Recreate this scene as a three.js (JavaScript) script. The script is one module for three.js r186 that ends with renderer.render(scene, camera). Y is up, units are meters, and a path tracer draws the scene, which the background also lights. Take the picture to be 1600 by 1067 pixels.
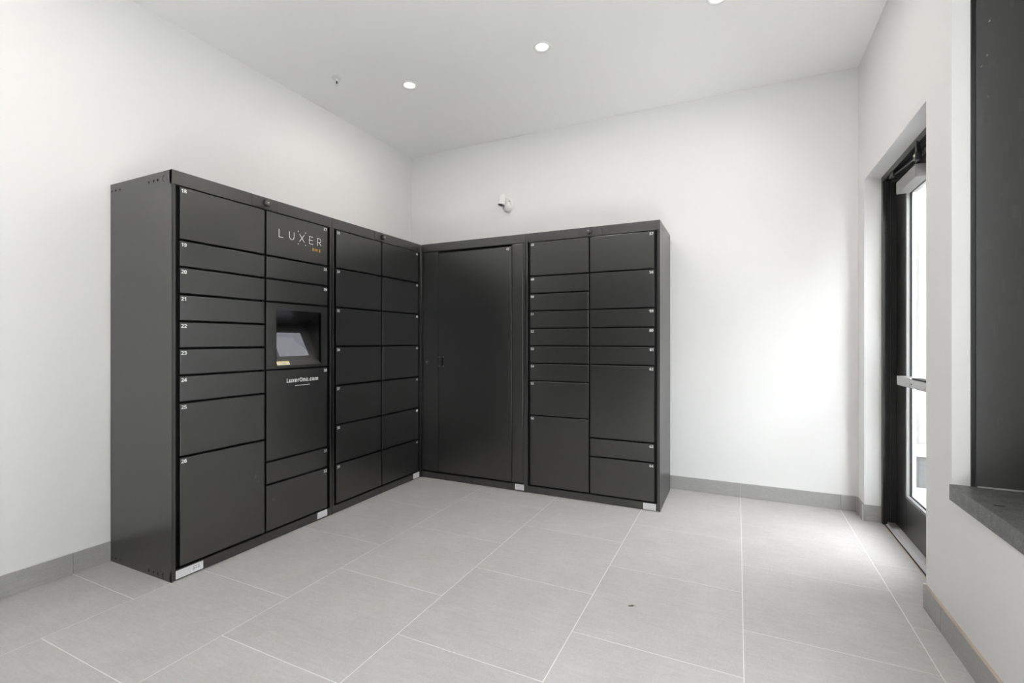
import * as THREE from 'three';
import { mergeGeometries } from 'three/addons/utils/BufferGeometryUtils.js';
import { RoundedBoxGeometry } from 'three/addons/geometries/RoundedBoxGeometry.js';
import { TextGeometry } from 'three/addons/geometries/TextGeometry.js';
import { FontLoader } from 'three/addons/loaders/FontLoader.js';
import { RectAreaLightUniformsLib } from 'three/addons/lights/RectAreaLightUniformsLib.js';

// ------------------------------------------------------------ camera, sky, light, exposure
const scene = new THREE.Scene();
const camera = new THREE.PerspectiveCamera(71.36, 1600 / 1067, 0.05, 60);
camera.position.set(0, 1.167, 0);
camera.rotation.set(0, THREE.MathUtils.degToRad(25.41), 0);
const renderer = new THREE.WebGLRenderer({ antialias: true });
renderer.toneMapping = THREE.LinearToneMapping;
renderer.toneMappingExposure = 1.96;
renderer.shadowMap.enabled = true;
RectAreaLightUniformsLib.init();
const SKY = 8.4;                       // hazy bright sky
scene.background = new THREE.Color().setRGB(0.95, 0.985, 1.0);
scene.backgroundIntensity = SKY;
const sun = new THREE.DirectionalLight(new THREE.Color().setRGB(1, 0.985, 0.965), 185);    // the sun falls through the bay window onto the floor behind the camera; the tall wing past the door shades the door
sun.position.set(6.0, 9.5, -5.8); sun.target.position.set(0.3, 0, 0.5); sun.castShadow = true; sun.shadow.radius = 3; sun.shadow.mapSize.set(2048, 2048);
Object.assign(sun.shadow.camera, { left: -12, right: 12, top: 12, bottom: -12, near: 0.5, far: 40 });
scene.add(sun, sun.target);
const LAMP = 210, LAMP_COLOUR = new THREE.Color().setRGB(1.0, 0.93, 0.86);

// ------------------------------------------------------------ helpers
let seed = 7;
const rnd = () => { seed = (seed * 1664525 + 1013904223) >>> 0; return seed / 4294967296; };
const used = {};
function numbered(name) { const n = used[name] = (used[name] ?? -1) + 1; return n ? `${name}_${String(n).padStart(3, '0')}` : name; }
function mesh(name, geo, mat, parent = scene) {
  const g = Array.isArray(geo) ? mergeGeometries(geo.map((q) => { const r = q.index ? q.toNonIndexed() : q; for (const k of Object.keys(r.attributes)) if (!['position', 'normal', 'uv'].includes(k)) r.deleteAttribute(k); return r; })) : geo;
  const m = new THREE.Mesh(g, mat);
  m.name = parent === scene ? numbered(name) : name;
  m.castShadow = m.receiveShadow = true;
  parent.add(m);
  return m;
}
function part(name, geo, mat, parent) {                 // numbered among its siblings
  const m = mesh(name, geo, mat, parent), n = parent.children.filter((c) => c !== m && c.userData.kindName === name).length;
  m.userData.kindName = name;
  if (n) m.name = `${name}_${String(n).padStart(3, '0')}`;
  return m;
}
function thing(name, label, category, pos = [0, 0, 0], turn = 0, group) {
  const o = new THREE.Group(); o.name = numbered(name); o.position.set(...pos); o.rotation.y = turn;
  if (label) o.userData.label = label;
  if (category) o.userData.category = category;
  if (group) o.userData.group = group;
  scene.add(o); return o;
}
function structure(name) { const o = new THREE.Group(); o.name = name; o.userData.kind = 'structure'; scene.add(o); return o; }
// box from corner to corner
function box(x0, x1, y0, y1, z0, z1) { const g = new THREE.BoxGeometry(x1 - x0, y1 - y0, z1 - z0); g.translate((x0 + x1) / 2, (y0 + y1) / 2, (z0 + z1) / 2); return g; }
function rbox(x0, x1, y0, y1, z0, z1, r = 0.002, s = 2) { const g = new RoundedBoxGeometry(x1 - x0, y1 - y0, z1 - z0, s, r); g.translate((x0 + x1) / 2, (y0 + y1) / 2, (z0 + z1) / 2); return g; }
// the room is measured as x to the right, y up, d away from the camera along the left wall; three's z is -d
const rb = (x0, x1, y0, y1, d0, d1) => box(x0, x1, y0, y1, -d1, -d0);
const rrb = (x0, x1, y0, y1, d0, d1, r = 0.002) => rbox(x0, x1, y0, y1, -d1, -d0, r);
// a cylinder between two points
function rod(a, b, r, n = 12, r2 = r) {
  const A = new THREE.Vector3(...a), B = new THREE.Vector3(...b), v = B.clone().sub(A), g = new THREE.CylinderGeometry(r2, r, v.length(), n);
  g.applyQuaternion(new THREE.Quaternion().setFromUnitVectors(new THREE.Vector3(0, 1, 0), v.normalize())); g.translate(...A.add(B).multiplyScalar(0.5).toArray()); return g;
}
function shapeFrom(pts) { const s = new THREE.Shape(); pts.forEach(([x, y], i) => i ? s.lineTo(x, y) : s.moveTo(x, y)); s.closePath(); return s; }
const rectPts = (x0, x1, y0, y1) => [[x0, y0], [x1, y0], [x1, y1], [x0, y1]];
function rectHole(x0, x1, y0, y1) { const p = new THREE.Path(); p.moveTo(x0, y0); p.lineTo(x0, y1); p.lineTo(x1, y1); p.lineTo(x1, y0); p.closePath(); return p; }
function extrude(shape, depth, bevel = 0, seg = 12) {
  return new THREE.ExtrudeGeometry(shape, { depth: depth - 2 * bevel, bevelEnabled: bevel > 0, bevelThickness: bevel, bevelSize: bevel, bevelOffset: -bevel, bevelSegments: 1, curveSegments: seg }).translate(0, 0, bevel);
}
// ------------------------------------------------------------ procedural textures
function lattice(n, s) { const t = new Float32Array(n * n); let q = s >>> 0; for (let i = 0; i < n * n; i++) { q = (q * 1664525 + 1013904223) >>> 0; t[i] = q / 4294967296; } return t; }
function noise(t, n, x, y) {             // tiles with period n
  const xi = Math.floor(x), yi = Math.floor(y), fx = x - xi, fy = y - yi, u = fx * fx * (3 - 2 * fx), v = fy * fy * (3 - 2 * fy), w = (a) => ((a % n) + n) % n;
  const a = t[w(yi) * n + w(xi)], b = t[w(yi) * n + w(xi + 1)], c = t[w(yi + 1) * n + w(xi)], d = t[w(yi + 1) * n + w(xi + 1)];
  return (a + (b - a) * u) * (1 - v) + (c + (d - c) * u) * v;
}
function dataTexture(w, h, fn, srgb) {
  const d = new Uint8Array(w * h * 4);
  for (let y = 0; y < h; y++) for (let x = 0; x < w; x++) { const c = fn(x / w, y / h), i = (y * w + x) * 4; d[i] = c[0] * 255; d[i + 1] = c[1] * 255; d[i + 2] = c[2] * 255; d[i + 3] = 255; }
  const t = new THREE.DataTexture(d, w, h); t.wrapS = t.wrapT = THREE.RepeatWrapping; t.magFilter = THREE.LinearFilter; t.minFilter = THREE.LinearMipmapLinearFilter; t.generateMipmaps = true; t.anisotropy = 8;
  if (srgb) t.colorSpace = THREE.SRGBColorSpace; t.needsUpdate = true; return t;
}
const L8 = lattice(8, 3), L32 = lattice(32, 5), L128 = lattice(128, 9), L256 = lattice(256, 21);
// porcelain tile: fine brushed streaks across, over faint clouds (one repeat = 1.25 m)
const streak = (u, v) => noise(L32, 32, u * 32, v * 32 + 3) * 0.2 + noise(L256, 256, u * 32 + v * 5, v * 256 + 0.5) * 0.35 + noise(L128, 128, u * 20 - v * 3, v * 128 + 7) * 0.35;
const tileMap = dataTexture(1024, 1024, (u, v) => {
  const s = streak(u, v), c = noise(L8, 8, u * 8, v * 8), g = noise(L256, 256, u * 256, v * 256);
  const k = 0.90 + (s - 0.5) * 0.065 + (c - 0.5) * 0.03 + (g - 0.5) * 0.04; return [k, k, k];
}, true);
const tileBump = dataTexture(512, 512, (u, v) => { const s = streak(u, v) * 0.7 + noise(L256, 256, u * 256, v * 256) * 0.3; return [s, s, s]; });
const paintBump = dataTexture(512, 512, (u, v) => { const s = noise(L256, 256, u * 256, v * 256) * 0.6 + noise(L128, 128, u * 128, v * 128) * 0.4; return [s, s, s]; });
const stoneMap = dataTexture(512, 512, (u, v) => { const k = 0.75 + (noise(L256, 256, u * 256, v * 256) - 0.5) * 0.35 + (noise(L32, 32, u * 32, v * 32) - 0.5) * 0.2; return [k, k, k]; }, true);
const concreteMap = dataTexture(512, 512, (u, v) => { const k = 0.82 + (noise(L8, 8, u * 8, v * 8) - 0.5) * 0.2 + (noise(L32, 32, u * 32, v * 32) - 0.5) * 0.14 + (noise(L256, 256, u * 256, v * 256) - 0.5) * 0.12; return [k, k, k]; }, true);

// ------------------------------------------------------------ materials
const std = (r, g, b, roughness, o = {}) => { const m = new THREE.MeshStandardMaterial({ roughness, ...o }); m.color.setRGB(r, g, b); return m; };
const coat = (k, roughness) => { const m = new THREE.MeshPhysicalMaterial({ roughness, ior: 2.0 }); m.color.setRGB(k, k, k * 1.02); return m; };
const M = {
  paint: std(0.84, 0.84, 0.838, 0.62, { bumpMap: paintBump, bumpScale: 0.0002 }),
  carpet: std(0.12, 0.12, 0.125, 0.95),
  lobbyPaint: std(0.1, 0.1, 0.1, 0.7),
  ceiling: std(0.94, 0.94, 0.937, 0.85),
  tile: [0.63, 0.637, 0.622, 0.642].map((k) => std(k, k * 0.972, k * 0.968, 0.5, { map: tileMap, bumpMap: tileBump, bumpScale: 0.0003 })),
  skirting: std(0.5, 0.495, 0.49, 0.45, { map: tileMap, bumpMap: tileBump, bumpScale: 0.0002 }),
  biscuit: std(0.52, 0.44, 0.36, 0.8),
  grout: std(0.80, 0.78, 0.765, 0.9),
  black: coat(0.0035, 0.3),
  blackEdge: coat(0.0045, 0.3),
  inside: std(0.004, 0.004, 0.004, 0.7),
  white: std(0.85, 0.85, 0.84, 0.5),
  print: std(0.93, 0.93, 0.93, 0.5),
  amber: std(0.75, 0.42, 0.03, 0.6),
  anodised: std(0.017, 0.017, 0.017, 0.3),
  closer: std(0.27, 0.27, 0.27, 0.5, { metalness: 0.2 }),
  steel: std(0.45, 0.45, 0.45, 0.38, { metalness: 0.85 }),
  bead: std(0.55, 0.55, 0.55, 0.35, { metalness: 0.3 }),
  gasket: std(0.02, 0.02, 0.02, 0.7),
  stone: std(0.19, 0.19, 0.192, 0.38, { map: stoneMap }),
  panel: std(0.075, 0.075, 0.075, 0.42),
  silicone: std(0.35, 0.35, 0.35, 0.4),
  alu: std(0.75, 0.75, 0.77, 0.45, { metalness: 0.15 }),
  trim: std(0.75, 0.75, 0.74, 0.35, { metalness: 0.4 }),
  glass: new THREE.MeshPhysicalMaterial({ transmission: 1, thickness: 0, roughness: 0.0, ior: 1.5 }),
  tintedGlass: new THREE.MeshPhysicalMaterial({ color: new THREE.Color().setRGB(0.67, 0.68, 0.68), transmission: 1, thickness: 0, roughness: 0.0, ior: 1.5 }),
  concrete: std(0.19, 0.19, 0.188, 0.9, { map: concreteMap }),
  concreteLight: std(0.4, 0.4, 0.39, 0.9, { map: concreteMap }),
  concreteDark: std(0.06, 0.065, 0.07, 0.9, { map: concreteMap }),
  pavement: std(0.06, 0.06, 0.059, 0.9, { map: concreteMap }),
};
const font = await new FontLoader().loadAsync('fonts/droid/droid_sans_bold.typeface.json');

// ------------------------------------------------------------ the room
const XL = -3.025, XR = 0.745, DB = 3.962, DF = -7.2, H = 3.05;      // left wall, right wall, back wall, far wall of the dim lobby behind the camera, ceiling
const XLL = -6.6, DL = -0.45;                                         // the room opens at its back left into the lobby
const WT = 0.2;                                                       // wall thickness
const DOOR = { d0: 2.66, d1: 3.79, y: 2.221 }, WIN = { d0: -2.9, d1: 2.385, y0: 0.556, y1: 2.72 };

const floor = structure('floor');
mesh('grout_bed', rb(XL - WT, XR + WT, -0.12, -0.0008, -1.0, DB + WT), M.grout, floor);
mesh('lobby_floor', [rb(XLL - WT, XR + WT, -0.12, -0.0002, DF - WT, -1.0), rb(XLL - WT, XL - WT, -0.12, -0.0002, -1.0, DL + WT)], M.carpet, floor);
{
  const P = 0.6235, J = 0.0034, xs = [-3.0985, -2.475, -1.8515, -1.228, -0.6045, 0.019, 0.6425, 0.836];
  for (let i = 0; i < xs.length - 1; i++) {
    const x0 = Math.max(xs[i], XL - 0.01) + (i ? J / 2 : 0), x1 = xs[i + 1] - (i < 6 ? J / 2 : 0), off = i % 2 ? 0.895 : 1.211;
    for (let k = -4; k < 6; k++) {
      const a = Math.max(off + k * P + J / 2, -0.999), b = Math.min(off + (k + 1) * P - J / 2, DB);
      if (b - a < 0.02) continue;
      const g = rrb(x0, x1, -0.01, 0, a, b, 0.0008), p = g.attributes.position, uv = g.attributes.uv, ou = rnd(), ov = rnd();
      for (let q = 0; q < p.count; q++) uv.setXY(q, p.getX(q) / 1.25 + ou, -p.getZ(q) / 1.25 + ov);
      part('tile', g, M.tile[Math.floor(rnd() * 4)], floor);
    }
  }
}
const ceiling = mesh('ceiling', rb(XLL - WT, XR + WT, H, H + 0.2, DF - WT, DB + WT), M.ceiling); ceiling.userData.kind = 'structure';
function wall(name, geo, paint = M.paint) { const m = mesh(name, geo, paint); m.userData.kind = 'structure'; return m; }
wall('wall_left', rb(XL - WT, XL, 0, H, DL, DB + WT));
wall('wall_lobby_left', rb(XLL - WT, XLL, 0, H, DF - WT, DL + WT), M.lobbyPaint);
wall('wall_lobby_back', rb(XLL, XL - WT, 0, H, DL, DL + WT), M.lobbyPaint);
wall('wall_back', rb(XL, XR, 0, H, DB, DB + WT));
wall('wall_front', rb(XLL, XR, 0, H, DF - WT, DF), M.lobbyPaint);
{
  const s = shapeFrom([[DF - WT, 0], [DOOR.d0, 0], [DOOR.d0, DOOR.y], [DOOR.d1, DOOR.y], [DOOR.d1, 0], [DB + WT, 0], [DB + WT, H], [DF - WT, H]]);
  s.holes.push(rectHole(WIN.d0, WIN.d1, WIN.y0, WIN.y1));
  wall('wall_right', extrude(s, WT).rotateY(Math.PI / 2).translate(XR, 0, 0));
}
// skirting of cut floor tile, each piece a tile of its own
function skirtTile(parent, x0, x1, d0, d1, y = 0.105) {
  const g = rrb(x0, x1, 0, y, d0, d1, 0.0015), p = g.attributes.position, n = g.attributes.normal, uv = g.attributes.uv, o = rnd();
  for (let q = 0; q < p.count; q++) uv.setXY(q, (Math.abs(n.getX(q)) > 0.5 ? p.getZ(q) : p.getX(q)) / 1.25 + o, p.getY(q) / 1.25 + o);
  return part('tile', g, M.skirting, parent);
}
{
  const T = 0.011;
  const bl = structure('baseboard_left');
  for (let k = -3; k < 1; k++) skirtTile(bl, XL, XL + T, Math.max(DL, 1.211 + 0.6235 * k) + 0.001, 1.211 + 0.6235 * (k + 1) - 0.001);
  part('top_edge', rb(XL, XL + T - 0.001, 0.105, 0.107, DL, 1.83), M.trim, bl);
  const bb = structure('baseboard_back');
  for (const [a, b] of [[-0.6045, 0.019], [0.019, 0.6425], [0.6425, XR - T]]) skirtTile(bb, a + 0.001, b - 0.001, DB - T, DB);
  part('top_edge', rb(-0.6, XR - T, 0.105, 0.107, DB - T + 0.001, DB), M.trim, bb);
  const br = structure('baseboard_right');
  skirtTile(br, XR - T, XR, DOOR.d1 - T, DB - T - 0.001);
  skirtTile(br, XR + 0.001, 0.834, DOOR.d1 - T, DOOR.d1);
  part('corner_trim', rb(XR - T - 0.001, XR - T + 0.003, 0, 0.107, DOOR.d1 - T - 0.002, DOOR.d1 - T + 0.002), M.trim, br);
  let prev = DOOR.d0;
  for (const e of [2.46, 1.8365, 1.213, 0.5895, -0.034, -0.6575, -1.281, -1.9045, -2.528, -3.15]) { skirtTile(br, XR - T, XR, e + 0.001, prev - (prev === DOOR.d0 ? 0 : 0.001)); prev = e; }
  part('top_edge', rb(XR - T, XR, 0.105, 0.1065, -3.15, DOOR.d0), M.biscuit, br).userData.label = 'beige unglazed cut top edge';
  part('corner_trim', rb(XR - T - 0.001, XR, 0.1065, 0.1085, DOOR.d0 - 0.012, DOOR.d0 + 0.001), M.trim, br);
}

// ------------------------------------------------------------ glazed door in the right wall
{
  const door = structure('door_1');
  const X0 = 0.835, X1 = 0.945, { d0, d1, y } = DOOR;
  // frame: two jambs and a head, stepped like the extrusions they are
  const jamb = (a, b, s) => [rb(X0, X0 + 0.012, 0, y, a, b), rb(X0 + 0.012, X1, 0, y, a, s > 0 ? b - 0.006 : b), rb(X0 + 0.03, X0 + 0.045, 0, y, s > 0 ? a : a - 0.004, s > 0 ? b : b)];
  part('jamb', [rb(X0, X0 + 0.012, 0, y, d1 - 0.036, d1), rb(X0 + 0.012, X0 + 0.04, 0, y, d1 - 0.026, d1), rb(X0 + 0.04, X0 + 0.046, 0, y, d1 - 0.034, d1), rb(X0 + 0.046, X1, 0, y, d1 - 0.03, d1)], M.anodised, door);
  part('jamb', [rb(X0, X1, 0, y, d0, d0 + 0.04)], M.anodised, door);
  part('head_frame', [rb(X0, X0 + 0.012, y - 0.036, y, d0 + 0.04, d1 - 0.036), rb(X0 + 0.012, X0 + 0.04, y - 0.026, y, d0 + 0.04, d1 - 0.03), rb(X0 + 0.04, X0 + 0.046, y - 0.034, y, d0 + 0.04, d1 - 0.034), rb(X0 + 0.046, X1, y - 0.03, y, d0 + 0.04, d1 - 0.03)], M.anodised, door);
  // leaf
  const F = 0.905, B = 0.942, l0 = d0 + 0.045, l1 = d1 - 0.04, g0 = l0 + 0.17, g1 = 3.556, gy0 = 0.238, gy1 = 2.062, ly1 = y - 0.04;
  const leaf = part('door_leaf', rrb(F, B, 0.014, ly1, g1, l1, 0.002), M.anodised, door);
  part('stile', rrb(F, B, 0.014, ly1, l0, g0, 0.002), M.anodised, leaf);
  part('rail', rrb(F, B, gy1, ly1, g0, g1, 0.002), M.anodised, leaf);
  part('rail', rrb(F, B, 0.014, gy0, g0, g1, 0.002), M.anodised, leaf);
  part('glazing_bead', [rb(F - 0.004, F + 0.012, gy0, gy1, g1 - 0.016, g1), rb(F - 0.004, F + 0.012, gy0, gy0 + 0.016, g0, g1 - 0.016), rb(F - 0.004, F + 0.012, gy1 - 0.016, gy1, g0, g1 - 0.016), rb(F - 0.004, F + 0.012, gy0, gy1, g0, g0 + 0.016)], M.closer, leaf);
  part('gasket', [rb(F + 0.012, F + 0.016, gy0 + 0.005, gy1 - 0.005, g1 - 0.02, g1), rb(F + 0.012, F + 0.016, gy0, gy0 + 0.02, g0, g1)], M.gasket, leaf);
  part('outer_bead', [rb(F + 0.022, F + 0.04, gy0, gy1, g1 - 0.018, g1), rb(F + 0.022, F + 0.04, gy0, gy0 + 0.018, g0, g1 - 0.018), rb(F + 0.022, F + 0.04, gy1 - 0.018, gy1, g0, g1 - 0.018)], M.bead, leaf);
  part('glass_pane', rb(F + 0.017, F + 0.021, gy0, gy1, g0, g1), M.glass, leaf);
  // push bar
  const bar = part('push_bar', [rrb(0.852, 0.9, 0.916, 0.958, 2.8, 3.292, 0.003)], M.steel, door);
  part('end_case', rrb(0.85, F, 0.911, 0.964, 3.292, 3.525, 0.004), M.steel, bar);
  part('backing_rail', rb(0.862, F, 0.911, 0.966, 2.76, 3.292), M.gasket, bar);
  part('screw', rod([0.8495, 0.934, -3.262], [0.853, 0.934, -3.262], 0.004), M.gasket, bar);
  // closer and its arm
  const closer = part('door_closer', rrb(0.84, F, 2.031, 2.099, 3.161, 3.496, 0.004), M.closer, door);
  part('pinion', rod([0.868, 2.099, -3.24], [0.868, 2.125, -3.24], 0.013), M.anodised, closer);
  part('closer_arm', [rrb(0.858, 0.876, 2.122, 2.13, 3.05, 3.25, 0.002), rod([0.862, 2.135, -3.06], [0.85, 2.168, -3.57], 0.006), rod([0.862, 2.115, -3.06], [0.862, 2.145, -3.06], 0.012)], M.anodised, closer);
  part('arm_bracket', [rrb(0.838, 0.87, 2.16, 2.186, 3.55, 3.63, 0.003), rod([0.85, 2.15, -3.57], [0.85, 2.17, -3.57], 0.01)], M.anodised, closer);
  part('sensor_contact', [rrb(0.828, 0.848, 2.13, 2.2, 3.1, 3.12, 0.003), rrb(0.822, 0.85, 2.1, 2.14, 3.09, 3.125, 0.003)], M.anodised, closer);
  part('indicator_lens', rrb(0.8205, 0.823, 2.118, 2.13, 3.097, 3.118, 0.001), std(0.9, 0.88, 0.6, 0.3), closer);
  part('hinge_pivot', [rrb(0.858, 0.9, 0.008, 0.02, 3.66, 3.752, 0.002), rod([0.88, 0.006, -3.71], [0.88, 0.016, -3.71], 0.012)], M.steel, door);
  part('threshold', [rrb(0.851, 0.955, 0.0, 0.009, d0 + 0.04, 3.752, 0.002), rrb(0.874, 0.89, 0.009, 0.012, d0 + 0.04, 3.66, 0.001)], M.alu, door);
  part('floor_edge_trim', rb(0.8365, 0.842, -0.002, 0.002, d0, d1 - 0.02), M.biscuit, door);
  part('floor_gap', rb(0.842, 0.851, -0.0015, 0.001, d0 + 0.04, d1 - 0.03), M.gasket, door);
}

// ------------------------------------------------------------ bay window beside the camera
{
  const w = structure('window_1');
  const { d0, d1, y0, y1 } = WIN, XO = 1.12, s = 0.617;
  const sill = part('window_sill', rrb(XR - 0.008, XO, y0, s, d0, d1, 0.003), M.stone, w);
  sill.userData.label = 'dark grey stone sill';
  { const p = sill.geometry.attributes.position, n = sill.geometry.attributes.normal, uv = sill.geometry.attributes.uv; for (let q = 0; q < p.count; q++) uv.setXY(q, p.getZ(q) / 0.6, (Math.abs(n.getX(q)) > 0.5 ? p.getY(q) : p.getX(q)) / 0.6); }
  part('stone_chip', new THREE.CylinderGeometry(0.011, 0.011, 0.0006, 14).scale(1.5, 1, 0.55).translate(0.79, s, -2.138), M.gasket, sill);
  const pc = document.createElement('canvas'); pc.width = 256; pc.height = 1024;
  { const q = pc.getContext('2d'); q.fillStyle = '#4d4d4d'; q.fillRect(0, 0, 256, 1024);
    for (let k = 0; k < 260; k++) { q.fillStyle = `rgba(${rnd() < 0.5 ? '120,120,120' : '52,52,52'},${rnd() * 0.12})`; q.fillRect(rnd() * 256, rnd() * 1024, 2 + rnd() * 18, 2 + rnd() * 26); }
    for (const [x, y, a, b, f] of [[29, 173, 5, 2, '#d8d8d8'], [23, 234, 5, 3, '#8a8a8a'], [10, 253, 5, 2, '#8e8e8e'], [26, 308, 2, 5, '#757575']]) { q.fillStyle = f; q.save(); q.translate(x, y); q.rotate(-0.6); q.fillRect(0, 0, a, b); q.restore(); } }
  const pm = M.panel.clone(); pm.color.setRGB(1, 1, 1); pm.map = new THREE.CanvasTexture(pc); pm.map.colorSpace = THREE.SRGBColorSpace;
  const side = part('side_panel', rb(0.8125, XO, s, y1, d1 - 0.012, d1), pm, w);
  side.userData.label = 'black metal panel lining the end of the window recess';
  part('edge_bead', rb(0.8, 0.8115, s, y1, d1 - 0.006, d1), M.anodised, side);
  part('sealant', rod([0.815, s + 0.001, -(d1 - 0.013)], [XO, s + 0.001, -(d1 - 0.013)], 0.004), M.silicone, side);
  part('side_panel', rrb(0.8125, XO, s, y1, d0, d0 + 0.012, 0.001), M.panel, w);
  part('head_panel', rb(XR + WT - 0.02, XO, y1, y1 + 0.1, d0 - 0.02, d1 + 0.02), M.panel, w);
  part('apron_panel', rb(XR + WT, XO, -0.05, y0, d0 - 0.02, d1 + 0.02), M.panel, w);
  part('end_panel', rb(XR + WT, XO, y0, y1, d1, d1 + 0.02), M.panel, w);
  part('end_panel', rb(XR + WT, XO, y0, y1, d0 - 0.02, d0), M.panel, w);
  const gx = 1.07, mids = [d0 + 0.012, -1.35, 0.2, 1.6, d1 - 0.012];
  const fr = [rb(gx - 0.03, gx + 0.03, s, s + 0.05, d0 + 0.012, d1 - 0.012), rb(gx - 0.03, gx + 0.03, y1 - 0.05, y1, d0 + 0.012, d1 - 0.012)];
  for (const m of mids) fr.push(rb(gx - 0.03, gx + 0.03, s + 0.05, y1 - 0.05, Math.max(d0 + 0.012, m - 0.025), Math.min(d1 - 0.012, m + 0.025)));
  part('window_frame', fr, M.anodised, w);
  part('blank_panel', rb(gx - 0.012, gx + 0.012, s + 0.05, y1 - 0.05, mids[3] + 0.025, mids[4] - 0.025), M.panel, w);
  for (let i = 0; i < 3; i++) part('glass_pane', rb(gx - 0.003, gx + 0.003, s + 0.05, y1 - 0.05, mids[i] + 0.025, mids[i + 1] - 0.025), M.tintedGlass, w);
}

// ------------------------------------------------------------ outside the door
{
  const g = mesh('pavement', rb(XR + WT, 14, -0.2, -0.03, -12, 8), M.pavement); g.userData.kind = 'structure';
  const uv = g.geometry.attributes.uv; for (let i = 0; i < uv.count; i++) uv.setXY(i, uv.getX(i) * 12, uv.getY(i) * 20);
  const st = mesh('doorstep', rrb(XR + WT + 0.001, 3.2, -0.15, -0.015, 2.45, 4.89, 0.004), M.concreteLight); st.userData.kind = 'structure';
  const b = mesh('building_opposite', box(9, 11, -0.1, 7.5, -9, 16), M.concreteLight); b.userData.kind = 'structure';   // across the lane: it hides the low sky
  const o = structure('wall_outside');
  part('wall_face', rb(XR + WT, 4.6, 0.33, 6.2, 4.92, 5.12), M.concrete, o);
  part('ledge', rb(XR + WT, 4.6, 0.24, 0.33, 4.86, 5.12), M.concreteLight, o);
  part('plinth_course', rb(XR + WT, 4.6, -0.03, 0.24, 4.9, 5.12), M.concreteDark, o);
}

// ------------------------------------------------------------ parcel lockers
const U = 0.1335, Y0 = 0.064, YT = 2.0, YH = 1.932, DEPTH = 0.545, STILE = 0.018, GAP = 0.02;
const doorCache = {};
function slab(w, h, t = 0.02) {          // a folded steel door front, its origin at its lower left front corner
  const k = `${w.toFixed(4)}_${h.toFixed(4)}`;
  const sheet = () => { const f = new THREE.ExtrudeGeometry(shapeFrom(rectPts(0, w, 0, h)), { depth: 0.004, bevelEnabled: true, bevelThickness: 0.003, bevelSize: 0.003, bevelOffset: -0.003, bevelSegments: 2 }).translate(0, 0, -0.007); return mergeGeometries([f, box(0.004, w - 0.004, h - 0.0035, h - 0.0004, -t, -0.005).toNonIndexed(), box(0.004, w - 0.004, 0.0004, 0.0035, -t, -0.005).toNonIndexed()]); };
  return doorCache[k] ??= sheet();
}
function textGeo(t, size, depth = 0.0006) { const g = new TextGeometry(t, { font, size, depth, curveSegments: 3, bevelEnabled: false }); g.computeBoundingBox(); return g; }
function number(n, parent, w, h, right) {
  const g = textGeo(String(n), 0.018), bb = g.boundingBox;
  g.translate(right ? w - 0.006 - bb.max.x : 0.006 - bb.min.x, h - 0.008 - bb.max.y, 0);
  return part('number', g, M.print, parent);
}
function lockerDoor(unit, n, x, y, w, h, right) {
  const d = part('locker_door', slab(w, h), M.black, unit);
  d.position.set(x, y, 0);
  number(n, d, w, h, right);
  return d;
}
// steel side with the row of fixing holes and the half-round knockout at its top and bottom
function sidePanel(unit, x0, x1, outer) {
  const s = shapeFrom(rectPts(0, DEPTH, 0, YT));
  if (outer) for (const y of [0.022, YT - 0.037]) {
    for (const z of [0.15, 0.192, 0.115, 0.455, 0.495, 0.53]) { const p = new THREE.Path(); p.absellipse(z, y, 0.006, 0.006, 0, Math.PI * 2, true); s.holes.push(p); }
    const k = new THREE.Path(), c = 0.06, r = 0.017, t = 0.004;
    k.absarc(c, y, r, -Math.PI / 2, Math.PI / 2, false); k.absarc(c, y, r - t, Math.PI / 2, -Math.PI / 2, true); k.closePath(); s.holes.push(k);
  }
  const g = extrude(s, x1 - x0, 0, 8); g.rotateY(Math.PI / 2); g.translate(x0, 0, 0);   // profile x runs back (to -z)
  const m = part('side_panel', g, M.black, unit);
  return m;
}
function carcass(unit, w, dividers, outerLeft, outerRight, cavity) {
  sidePanel(unit, 0, STILE * 0.25, outerLeft); sidePanel(unit, w - STILE * 0.25, w, outerRight);
  part('front_stile', rbox(0.0006, STILE, 0.05, YH - 0.002, -0.03, 0, 0.001), M.blackEdge, unit);
  part('front_stile', rbox(w - STILE, w - 0.0006, 0.05, YH - 0.002, -0.03, 0, 0.001), M.blackEdge, unit);
  const i0 = STILE * 0.25 + 0.001, i1 = w - i0, zf = -0.04;
  const inner = [...(cavity ? [box(i0, i1, 0.05, YH, -DEPTH + 0.002, -0.17), box(i0, cavity[0], 0.05, YH, -0.17, zf), box(cavity[1], i1, 0.05, YH, -0.17, zf), box(cavity[0], cavity[1], 0.05, cavity[2], -0.17, zf), box(cavity[0], cavity[1], cavity[3], YH, -0.17, zf)] : [box(i0, i1, 0.05, YH, -DEPTH + 0.002, zf)]),
     box(STILE * 0.25 + 0.001, w - STILE * 0.25 - 0.001, 0.002, 0.05, -DEPTH + 0.002, -0.021), box(STILE * 0.25 + 0.001, w - STILE * 0.25 - 0.001, YH, YT - 0.001, -DEPTH + 0.002, -0.021), ...dividers];
  part('carcass', inner, M.inside, unit);
  part('header', rbox(0, w - 0.0012, YH, YT, -0.02, 0.0015, 0.0012), M.blackEdge, unit);
  part('top_panel', box(0.001, w - 0.001, YT - 0.001, YT, -DEPTH, -0.02), M.black, unit);
  part('plinth', rbox(0, w - 0.0012, 0.003, 0.053, -0.02, 0.001, 0.0012), M.blackEdge, unit);
}
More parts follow.
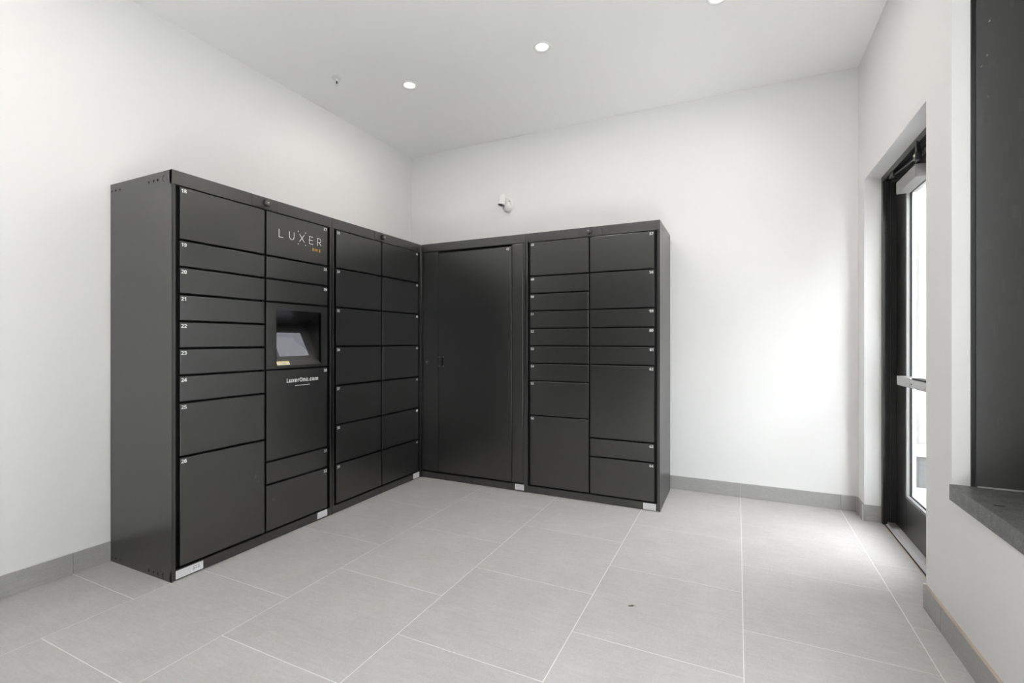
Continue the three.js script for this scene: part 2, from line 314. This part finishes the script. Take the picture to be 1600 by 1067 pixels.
function lockPlate(unit, x, y, pw, ph, nub) {
  const s = new THREE.Shape(), r = 0.012, x0 = -pw / 2, y0 = -ph / 2, X = pw / 2, Y = ph / 2;
  s.moveTo(x0 + r, y0); s.lineTo(X - r, y0); s.quadraticCurveTo(X, y0, X, y0 + r); s.lineTo(X, Y); s.lineTo(x0, Y); s.lineTo(x0, y0 + r); s.quadraticCurveTo(x0, y0, x0 + r, y0);
  const p = part('lock_plate', extrude(s, 0.0035, 0.0012).translate(x, y, 0.0014), M.blackEdge, unit);
  const k = part('lock_cylinder', [rod([x, y, 0.003], [x, y, 0.026], 0.021, 24), rod([x, y, 0.026], [x, y, 0.029], 0.021, 24, 0.0185)], M.blackEdge, p);
  part('key_mark', [box(x - 0.006, x - 0.003, y - 0.005, y + 0.005, 0.0285, 0.0296), box(x + 0.001, x + 0.004, y - 0.005, y + 0.005, 0.0285, 0.0296), box(x - 0.003, x + 0.001, y - 0.001, y + 0.001, 0.0285, 0.0296)], M.bead, p);
  return p;
}
function stickerTexture(w, h, rows) {
  const c = document.createElement('canvas'); c.width = w; c.height = h; const q = c.getContext('2d');
  q.fillStyle = '#e6e6e8'; q.fillRect(0, 0, w, h); rows(q, w, h);
  const t = new THREE.CanvasTexture(c); t.colorSpace = THREE.SRGBColorSpace; return t;
}
const ratingPrint = stickerTexture(160, 92, (q, w, h) => { q.fillStyle = '#a9a9ad'; for (let y = 14; y < h - 12; y += 13) { let x = 14; while (x < w - 20) { const l = 6 + rnd() * 16; q.fillRect(x, y, Math.min(l, w - 14 - x), 5); x += l + 5; } } });
const longPrint = stickerTexture(280, 92, (q, w, h) => {
  q.fillStyle = '#b4b4b8'; for (let y = 18; y < h - 14; y += 14) { let x = 14; while (x < w * 0.5) { const l = 4 + rnd() * 12; q.fillRect(x, y, l, 4); x += l + 6; } }
  q.fillStyle = '#8f8f94'; for (let k = 0; k < 26; k++) q.fillRect(w * 0.6 + rnd() * w * 0.26, 16 + rnd() * 46, 4 + rnd() * 9, 4 + rnd() * 7);
});
function sticker(parent, x0, x1, y0, y1, map, label) {
  const m = part('label_sticker', box(x0, x1, y0, y1, 0.001, 0.0018), new THREE.MeshStandardMaterial({ map, roughness: 0.5 }), parent); m.userData.label = label; return m;
}
// heights of the doors of one column, from the top, in units
function column(unit, x, w, list, right, gapY = 0.011) {
  let top = 14; const out = {};
  for (const [n, u] of list) {
    const y1 = Y0 + top * U - (top === 14 ? 0.006 : 0.0045), y0 = Y0 + (top - u) * U + (top - u === 0 ? 0 : gapY - 0.0045); top -= u;
    if (n !== 'kiosk') out[n] = lockerDoor(unit, n, x, y0, w, y1 - y0, right); else out.kiosk = [y0, y1];
  }
  return out;
}
const WU = 1.003, CW1 = 0.462, C1 = STILE + GAP, C2 = C1 + CW1 + 0.012, CW2 = WU - STILE - GAP - C2;
const mid = () => box(C1 + CW1 + 0.001, C2 - 0.001, 0.05, YH, -0.045, -0.024);
const FACE = Math.PI / 2, XF = -2.47;

// rubbed marks on two of the lower doors
function scuffed(marks) {
  const c = document.createElement('canvas'); c.width = c.height = 256; const q = c.getContext('2d');
  q.fillStyle = 'rgb(11,11,12)'; q.fillRect(0, 0, 256, 256);
  for (const [u, v, n] of marks) for (let k = 0; k < n; k++) { q.strokeStyle = `rgba(150,150,150,${0.3 + rnd() * 0.5})`; q.lineWidth = 0.6 + rnd() * 1.2; const x = u * 256 + (rnd() - 0.5) * 14, y = (1 - v) * 256 + (rnd() - 0.5) * 16; q.beginPath(); q.moveTo(x, y); q.lineTo(x + (rnd() - 0.2) * 12, y + (rnd() - 0.7) * 9); q.stroke(); }
  const t = new THREE.CanvasTexture(c); t.colorSpace = THREE.SRGBColorSpace; const m = M.black.clone(); m.color.setRGB(1, 1, 1); m.map = t; return m;
}
function scuff(door, w, h, marks) { const g = door.geometry.clone(), p = g.attributes.position, uv = g.attributes.uv; for (let i = 0; i < p.count; i++) uv.setXY(i, p.getX(i) / w, p.getY(i) / h); door.geometry = g; door.material = scuffed(marks); }
// unit with the logo and the touch screen
{
  const t = thing('parcel_locker', 'tall black parcel locker with logo door and recessed touchscreen, exposed left side', 'locker', [XF, 0, -1.369], FACE);
  carcass(t, WU, [mid()], true, false, [0.57, 0.918, 1.014, 1.363]);
  const oL = column(t, C1, CW1, [[18, 2], [19, 1], [20, 1], [21, 1], [22, 1], [23, 1], [24, 1], [25, 2], [26, 4]], false);
  const o = column(t, C2, CW2, [[27, 2], [28, 1], [29, 1], ['kiosk', 3], [30, 4], [31, 1], [32, 2]], true);
  scuff(oL[26], CW1, 0.53, [[0.86, 0.62, 9], [0.9, 0.55, 5]]); scuff(o[32], CW2, 0.262, [[0.1, 0.66, 12], [0.87, 0.75, 4]]);
  // logo, five thin capitals with four dots round the X, and a small amber word
  let strokes = []; const B = (x0, y0, x1, y1, w = 0.0036) => { const dx = x1 - x0, dy = y1 - y0, l = Math.hypot(dx, dy), g = new THREE.BoxGeometry(l + w * 0.6, w, 0.0006); g.rotateZ(Math.atan2(dy, dx)); g.translate((x0 + x1) / 2, (y0 + y1) / 2, 0.0003); strokes.push(g); };
  const lh = 0.046, d27 = o[27], bx = 1.964 - 1.369 - C2, by = 1.791 - d27.position.y;
  const letter = (name = 'letter') => { part(name, strokes, M.print, d27); strokes = []; };
  const put = (x, segs) => segs.forEach(([a, b, c, d]) => B(bx + x + a, by + b * lh, bx + x + c, by + d * lh));
  put(0, [[0, 1, 0, 0], [0, 0, 0.028, 0]]); letter();
  { const pts = [[0, 1], [0, 0.36]]; for (let k = 1; k <= 8; k++) { const a = Math.PI + k * Math.PI / 8; pts.push([0.0165 + 0.0165 * Math.cos(a), 0.36 + 0.36 * Math.sin(a)]); } pts.push([0.033, 1]); for (let k = 0; k < pts.length - 1; k++) put(0.073, [[...pts[k], ...pts[k + 1]]]); letter(); }
  put(0.147, [[0, 1, 0.036, 0], [0, 0, 0.036, 1]]); letter();
  put(0.222, [[0, 0, 0, 1], [0, 1, 0.028, 1], [0, 0.52, 0.026, 0.52], [0, 0, 0.028, 0]]); letter();
  { put(0.286, [[0, 0, 0, 1], [0, 1, 0.016, 1], [0, 0.46, 0.016, 0.46], [0.014, 0.46, 0.031, 0]]); const pts = []; for (let k = 0; k <= 6; k++) { const a = Math.PI / 2 - k * Math.PI / 6; pts.push([0.016 + 0.0125 * Math.cos(a), 0.73 + 0.27 * Math.sin(a)]); } for (let k = 0; k < 6; k++) put(0.286, [[...pts[k], ...pts[k + 1]]]); letter(); }
  for (const [x, y] of [[0.138, 1.34], [0.192, 1.34], [0.138, -0.36], [0.192, -0.36]]) strokes.push(new THREE.CylinderGeometry(0.0032, 0.0032, 0.0006, 10).rotateX(Math.PI / 2).translate(bx + x, by + y * lh, 0.0003)), letter('dot');
  const one = textGeo('O', 0.0175), on2 = textGeo('N', 0.0175), on3 = textGeo('E', 0.0175);
  one.translate(bx + 0.244, by - 0.041, 0); on2.translate(bx + 0.2695, by - 0.041, 0); on3.translate(bx + 0.2975, by - 0.041, 0);
  for (const g of [one, on2, on3]) part('letter', g, M.amber, d27).userData.label = 'small amber letter';
  // address on door 30
  const d30 = o[30], web = textGeo('LuxerOne.com', 0.0285), bb = web.boundingBox, sc = 0.239 / (bb.max.x - bb.min.x);
  web.translate(-bb.min.x, 0, 0); web.scale(sc, sc * 1.0, 1); web.translate(2.017 - 1.369 - C2, 0.917 - d30.position.y, 0);
  part('web_lettering', web, M.print, d30);
  part('underline', box(2.077 - 1.369 - C2, 2.189 - 1.369 - C2, 0.893 - d30.position.y, 0.8965 - d30.position.y, 0, 0.0006), M.print, d30);
  // kiosk: a panel with a window, behind it a wedge of sloping shelf, soffit and cheeks
  const [ky0, ky1] = o.kiosk, ox0 = 1.947 - 1.369, ox1 = 2.279 - 1.369, oy0 = 1.022, oy1 = 1.355, zb = -0.143, yb = 1.276;
  const ks = shapeFrom(rectPts(C2, C2 + CW2, ky0, ky1)); ks.holes.push(rectHole(ox0, ox1, oy0, oy1));
  const kp = part('kiosk_panel', extrude(ks, 0.02, 0.0012).translate(0, 0, -0.02), M.black, t);
  const wedge = (pts) => extrude(shapeFrom(pts), ox1 - ox0).rotateY(-Math.PI / 2).translate(ox1, 0, 0);   // profile (z, y), swept along x
  const dirY = yb - oy0, dirZ = zb, len = Math.hypot(dirY, dirZ), ny = dirZ / len, nz = dirY / len;      // slope normal points up and out: (-ny, nz)
  part('sloping_shelf', wedge([[0, oy0], [zb, yb], [zb - 0.004, yb - 0.004], [-0.004, oy0 - 0.004]]), M.blackEdge, kp);
  part('soffit', wedge([[0, oy1], [zb, yb], [zb - 0.004, yb + 0.004], [-0.004, oy1 + 0.004]]), M.black, kp);
  for (const [a, b] of [[ox0 - 0.004, ox0], [ox1, ox1 + 0.004]]) part('cheek', extrude(shapeFrom([[0, oy0], [0, oy1], [zb, yb]]), b - a).rotateY(-Math.PI / 2).translate(b, 0, 0), M.black, kp);
  const onSlope = (name, x0, x1, s0, s1, th, mat, lift = 0) => {      // a plate lying on the slope between distances s0 and s1 from its lower edge
    const g = new THREE.BoxGeometry(x1 - x0, (s1 - s0), th); g.translate(0, 0, th / 2 + lift);
    g.rotateX(-Math.atan2(-dirZ, dirY)); const c = (s0 + s1) / 2; g.translate((x0 + x1) / 2, oy0 + dirY * c / len, dirZ * c / len);
    return part(name, g, mat, kp);
  };
  onSlope('screen_bezel', 1.972 - 1.369, 2.222 - 1.369, 0.045, 0.24, 0.002, M.blackEdge);
  const scr = new THREE.MeshPhysicalMaterial({ roughness: 0.08, clearcoat: 0.6, clearcoatRoughness: 0.05, emissive: new THREE.Color(1, 1, 1) }); scr.color.setRGB(0.02, 0.02, 0.022); scr.emissive.setRGB(0.10, 0.10, 0.115);
  onSlope('screen', 1.99 - 1.369, 2.207 - 1.369, 0.062, 0.228, 0.001, scr, 0.002).userData.label = 'grey touch screen';
  const warn = stickerTexture(128, 48, (q, w, h) => { q.fillStyle = '#f1e8c9'; q.fillRect(0, 0, w, h); q.fillStyle = '#d8b860'; q.fillRect(0, 0, w, 8); q.fillStyle = '#b9ae90'; for (let y = 16; y < 42; y += 10) q.fillRect(12, y, 60 + rnd() * 40, 3); });
  onSlope('label_sticker', 1.955 - 1.369, 2.043 - 1.369, 0.004, 0.03, 0.0006, new THREE.MeshStandardMaterial({ map: warn, roughness: 0.5 })).userData.label = 'cream sticker on the kiosk shelf';
  lockPlate(t, 1.873 - 1.369, 1.966, 0.175, 0.058);
  sticker(t, 0.018, 0.149, 0.009, 0.049, longPrint, 'long white sticker with smudged print');
  sticker(t, 0.881, 0.961, 0.011, 0.053, ratingPrint, 'small white rating sticker');
}
// unit with fourteen equal doors
{
  const t = thing('parcel_locker', 'black parcel locker with fourteen equal doors in two columns, between kiosk locker and corner', 'locker', [XF, 0, -2.3735], FACE);
  const WB = 0.9955, cw = CW2;
  const c2 = WB - STILE - GAP - cw;
  carcass(t, WB, [box(c2 - 0.011, c2 - 0.001, 0.05, YH, -0.045, -0.022)], false, false);
  column(t, C1, c2 - 0.012 - C1, [33, 34, 35, 36, 37, 38, 39].map((n) => [n, 2]), false);
  column(t, c2, cw, [40, 41, 42, 43, 44, 45, 46].map((n) => [n, 2]), true);
  lockPlate(t, 2.872 - 2.3735, 1.966, 0.175, 0.058);
  sticker(t, 0.885, 0.968, 0.008, 0.052, ratingPrint, 'small white rating sticker');
}
// tall single door unit in the corner
{
  const X0 = -2.4685, t = thing('oversize_locker', 'black locker with one full-height door numbered 47 and small pull', 'locker', [X0, 0, -3.37]);
  const W = 0.9825;
  carcass(t, W, [], false, false);
  part('lock_panel', slab(0.157, 1.862).clone().translate(0.018, 0.064, 0), M.black, t);
  const dw = 0.684, d = part('locker_door', slab(dw, 1.846), M.black, t); d.position.set(0.178, 0.066, 0);
  number(47, d, dw - 0.012, 1.846, true);
  const hx = 0.0, hy = 0.957 - 0.066;      // flush pull
  part('pull_frame', [box(0.006, 0.012, hy, hy + 0.082, 0, 0.003), box(0.05, 0.056, hy, hy + 0.082, 0, 0.003), box(0.012, 0.05, hy, hy + 0.006, 0, 0.003), box(0.012, 0.05, hy + 0.076, hy + 0.082, 0, 0.003), box(0.024, 0.03, hy + 0.006, hy + 0.076, 0, 0.004)], M.blackEdge, d);
  part('pull_pocket', box(0.031, 0.05, hy + 0.006, hy + 0.076, 0, 0.0008), M.inside, d);
  for (const x of [0.009, 0.053]) for (const y of [hy + 0.003, hy + 0.079]) part('rivet', new THREE.SphereGeometry(0.005, 10, 6).scale(1, 1, 0.5).translate(x, y, 0.003), M.steel, d);
  part('frame_strip', slab(0.095, 1.862).clone().translate(0.866, 0.066, 0), M.blackEdge, t);
  const p = part('lock_plate', rbox(0.027, 0.128, 0.924, 1.076, 0, 0.0022, 0.001), M.black, t);
  part('lock_cylinder', [rod([0.073, 0.994, 0.002], [0.073, 0.994, 0.016], 0.0165, 24), rod([0.073, 0.994, 0.016], [0.073, 0.994, 0.019], 0.0165, 24, 0.014)], M.blackEdge, p);
  part('key_mark', [box(0.066, 0.069, 0.988, 0.999, 0.0188, 0.0198), box(0.073, 0.076, 0.988, 0.999, 0.0188, 0.0198)], M.bead, p);
  sticker(t, 0.895, 0.971, 0.012, 0.056, ratingPrint, 'small white rating sticker');
}
// end unit on the right
{
  const t = thing('parcel_locker', 'black parcel locker of mixed doors numbered 48 to 64, right end beside white wall', 'locker', [-1.4845, 0, -3.37]);
  carcass(t, WU, [mid()], false, true);
  column(t, C1, CW1, [[48, 2], [49, 1], [50, 1], [51, 1], [52, 1], [53, 1], [54, 1], [55, 2], [56, 4]], false);
  column(t, C2, CW2, [[57, 2], [58, 2], [59, 1], [60, 1], [61, 1], [62, 4], [63, 1], [64, 2]], true);
  lockPlate(t, 0.5075, 1.969, 0.175, 0.055);
  sticker(t, 0.8915, 0.9765, 0.006, 0.05, ratingPrint, 'small white rating sticker');
}

// ------------------------------------------------------------ ceiling and wall fittings
const glow = new THREE.MeshStandardMaterial({ color: 0xffffff, roughness: 0.6, emissive: new THREE.Color(1, 0.985, 0.95), emissiveIntensity: 1.6 });
function downlight(x, d, label) {
  const t = thing('downlight', label, 'light', [x, H, -d], 0, 'round recessed downlights in the ceiling');
  const prof = [[0.038, 0.012], [0.039, 0.003], [0.042, -0.004], [0.052, -0.0055], [0.057, -0.004], [0.058, 0]].map(([r, y]) => new THREE.Vector2(r, y));
  part('trim_ring', new THREE.LatheGeometry(prof, 40), M.white, t);
  part('diffuser', new THREE.CylinderGeometry(0.0385, 0.0385, 0.002, 32).translate(0, -0.001, 0), glow, t);
  const l = new THREE.RectAreaLight(LAMP_COLOUR, LAMP, 0.066, 0.066);
  l.position.set(x, H - 0.0075, -d); l.lookAt(x, 0, -d); l.name = 'downlight_lamp'; scene.add(l);
}
downlight(-2.179, 2.832, 'round white recessed downlight on the ceiling nearest the sprinkler head');
downlight(-1.13, 2.827, 'round white recessed ceiling downlight, middle of the row above the lockers');
downlight(-0.1, 2.835, 'round white recessed ceiling downlight cut off by the top edge of the picture');
downlight(-2.179, 0.73, 'round white recessed downlight behind the picture beside the left wall');
downlight(-1.13, 0.73, 'round white recessed downlight over the middle of the room behind the picture');
downlight(-0.1, 0.73, 'round white recessed downlight over the camera');
{
  const t = thing('fire_sprinkler', 'small white fire sprinkler head hanging from the ceiling', 'sprinkler', [-2.585, H, -2.527]);
  part('escutcheon', new THREE.LatheGeometry([[0, -0.001], [0.034, -0.001], [0.036, -0.003], [0.03, -0.008], [0.014, -0.012], [0, -0.012]].map(([r, y]) => new THREE.Vector2(r, y)).reverse(), 28), M.white, t);
  part('body', [rod([0, -0.012, 0], [0, -0.028, 0], 0.01, 14)], M.white, t);
  part('frame_arm', new THREE.TorusGeometry(0.014, 0.0032, 8, 20).rotateY(0.4).translate(0, -0.038, 0), M.white, t);
  part('bulb', rod([0, -0.028, 0], [0, -0.05, 0], 0.0045, 10), std(0.02, 0.015, 0.015, 0.3), t);
  part('deflector', new THREE.CylinderGeometry(0.015, 0.015, 0.002, 20).translate(0, -0.054, 0), M.white, t);
}
{
  // bullet camera: round base on the wall, ball joint, short hooded barrel pointing down into the corner
  const t = thing('security_camera', 'small white security camera on the back wall above the tall locker door', 'camera', [-1.918, 2.43, -DB]);
  const pl = new THREE.Shape(); pl.absellipse(0, 0, 0.048, 0.07, 0, Math.PI * 2);
  part('base_plate', extrude(pl, 0.022, 0.006, 32), M.white, t);
  part('mount_dome', new THREE.SphereGeometry(0.044, 28, 16).scale(1, 1, 0.75).translate(-0.004, -0.022, 0.022), M.white, t);
  part('screw', rod([0.022, 0.026, 0.02], [0.022, 0.026, 0.0235], 0.006, 10), M.closer, t);
  const a = new THREE.Vector3(-0.016, 0.045, 0.085), dir = new THREE.Vector3(-0.12, -1, 0.22).normalize(), at = (q) => a.clone().addScaledVector(dir, q).toArray();
  part('joint', rod([-0.006, 0.0, 0.02], at(0.03), 0.022, 16), M.white, t);
  const prof = [[0, -0.034], [0.018, -0.03], [0.028, -0.018], [0.032, 0], [0.034, 0.068], [0.033, 0.072]].map(([r, y]) => new THREE.Vector2(r, y));
  const turn = new THREE.Quaternion().setFromUnitVectors(new THREE.Vector3(0, 1, 0), dir);
  const barrel = part('barrel', new THREE.LatheGeometry(prof, 32).applyQuaternion(turn).translate(...a.toArray()), M.white, t);
  part('lens_face', rod(at(0.062), at(0.0705), 0.033, 28), M.closer, barrel);
  part('lens', rod(at(0.07), at(0.0725), 0.014, 20), M.gasket, barrel);
}
{
  // a shrivelled leaf
  const t = thing('dry_leaf', 'tiny shrivelled brown leaf lying on the floor tiles', 'leaf', [-0.426, 0, -2.119], 0.6);
  const s = new THREE.Shape(); s.moveTo(-0.014, 0); s.quadraticCurveTo(-0.004, 0.008, 0.004, 0.005); s.lineTo(0.008, 0.007); s.quadraticCurveTo(0.012, 0.002, 0.016, -0.001); s.quadraticCurveTo(0.002, -0.007, -0.014, 0);
  const g = extrude(s, 0.0008, 0, 6).rotateX(-Math.PI / 2), p = g.attributes.position; for (let i = 0; i < p.count; i++) p.setY(i, p.getY(i) + 0.0005 + 12 * p.getZ(i) ** 2 + 8 * p.getX(i) ** 2); g.computeVertexNormals();
  part('blade', g, std(0.09, 0.075, 0.04, 0.8), t);
  part('stem', rod([0.014, 0.0025, 0], [0.021, 0.001, 0.006], 0.0006, 6), std(0.12, 0.09, 0.05, 0.8), t);
}
scene.traverse((o) => { delete o.userData.kindName; });
renderer.render(scene, camera);
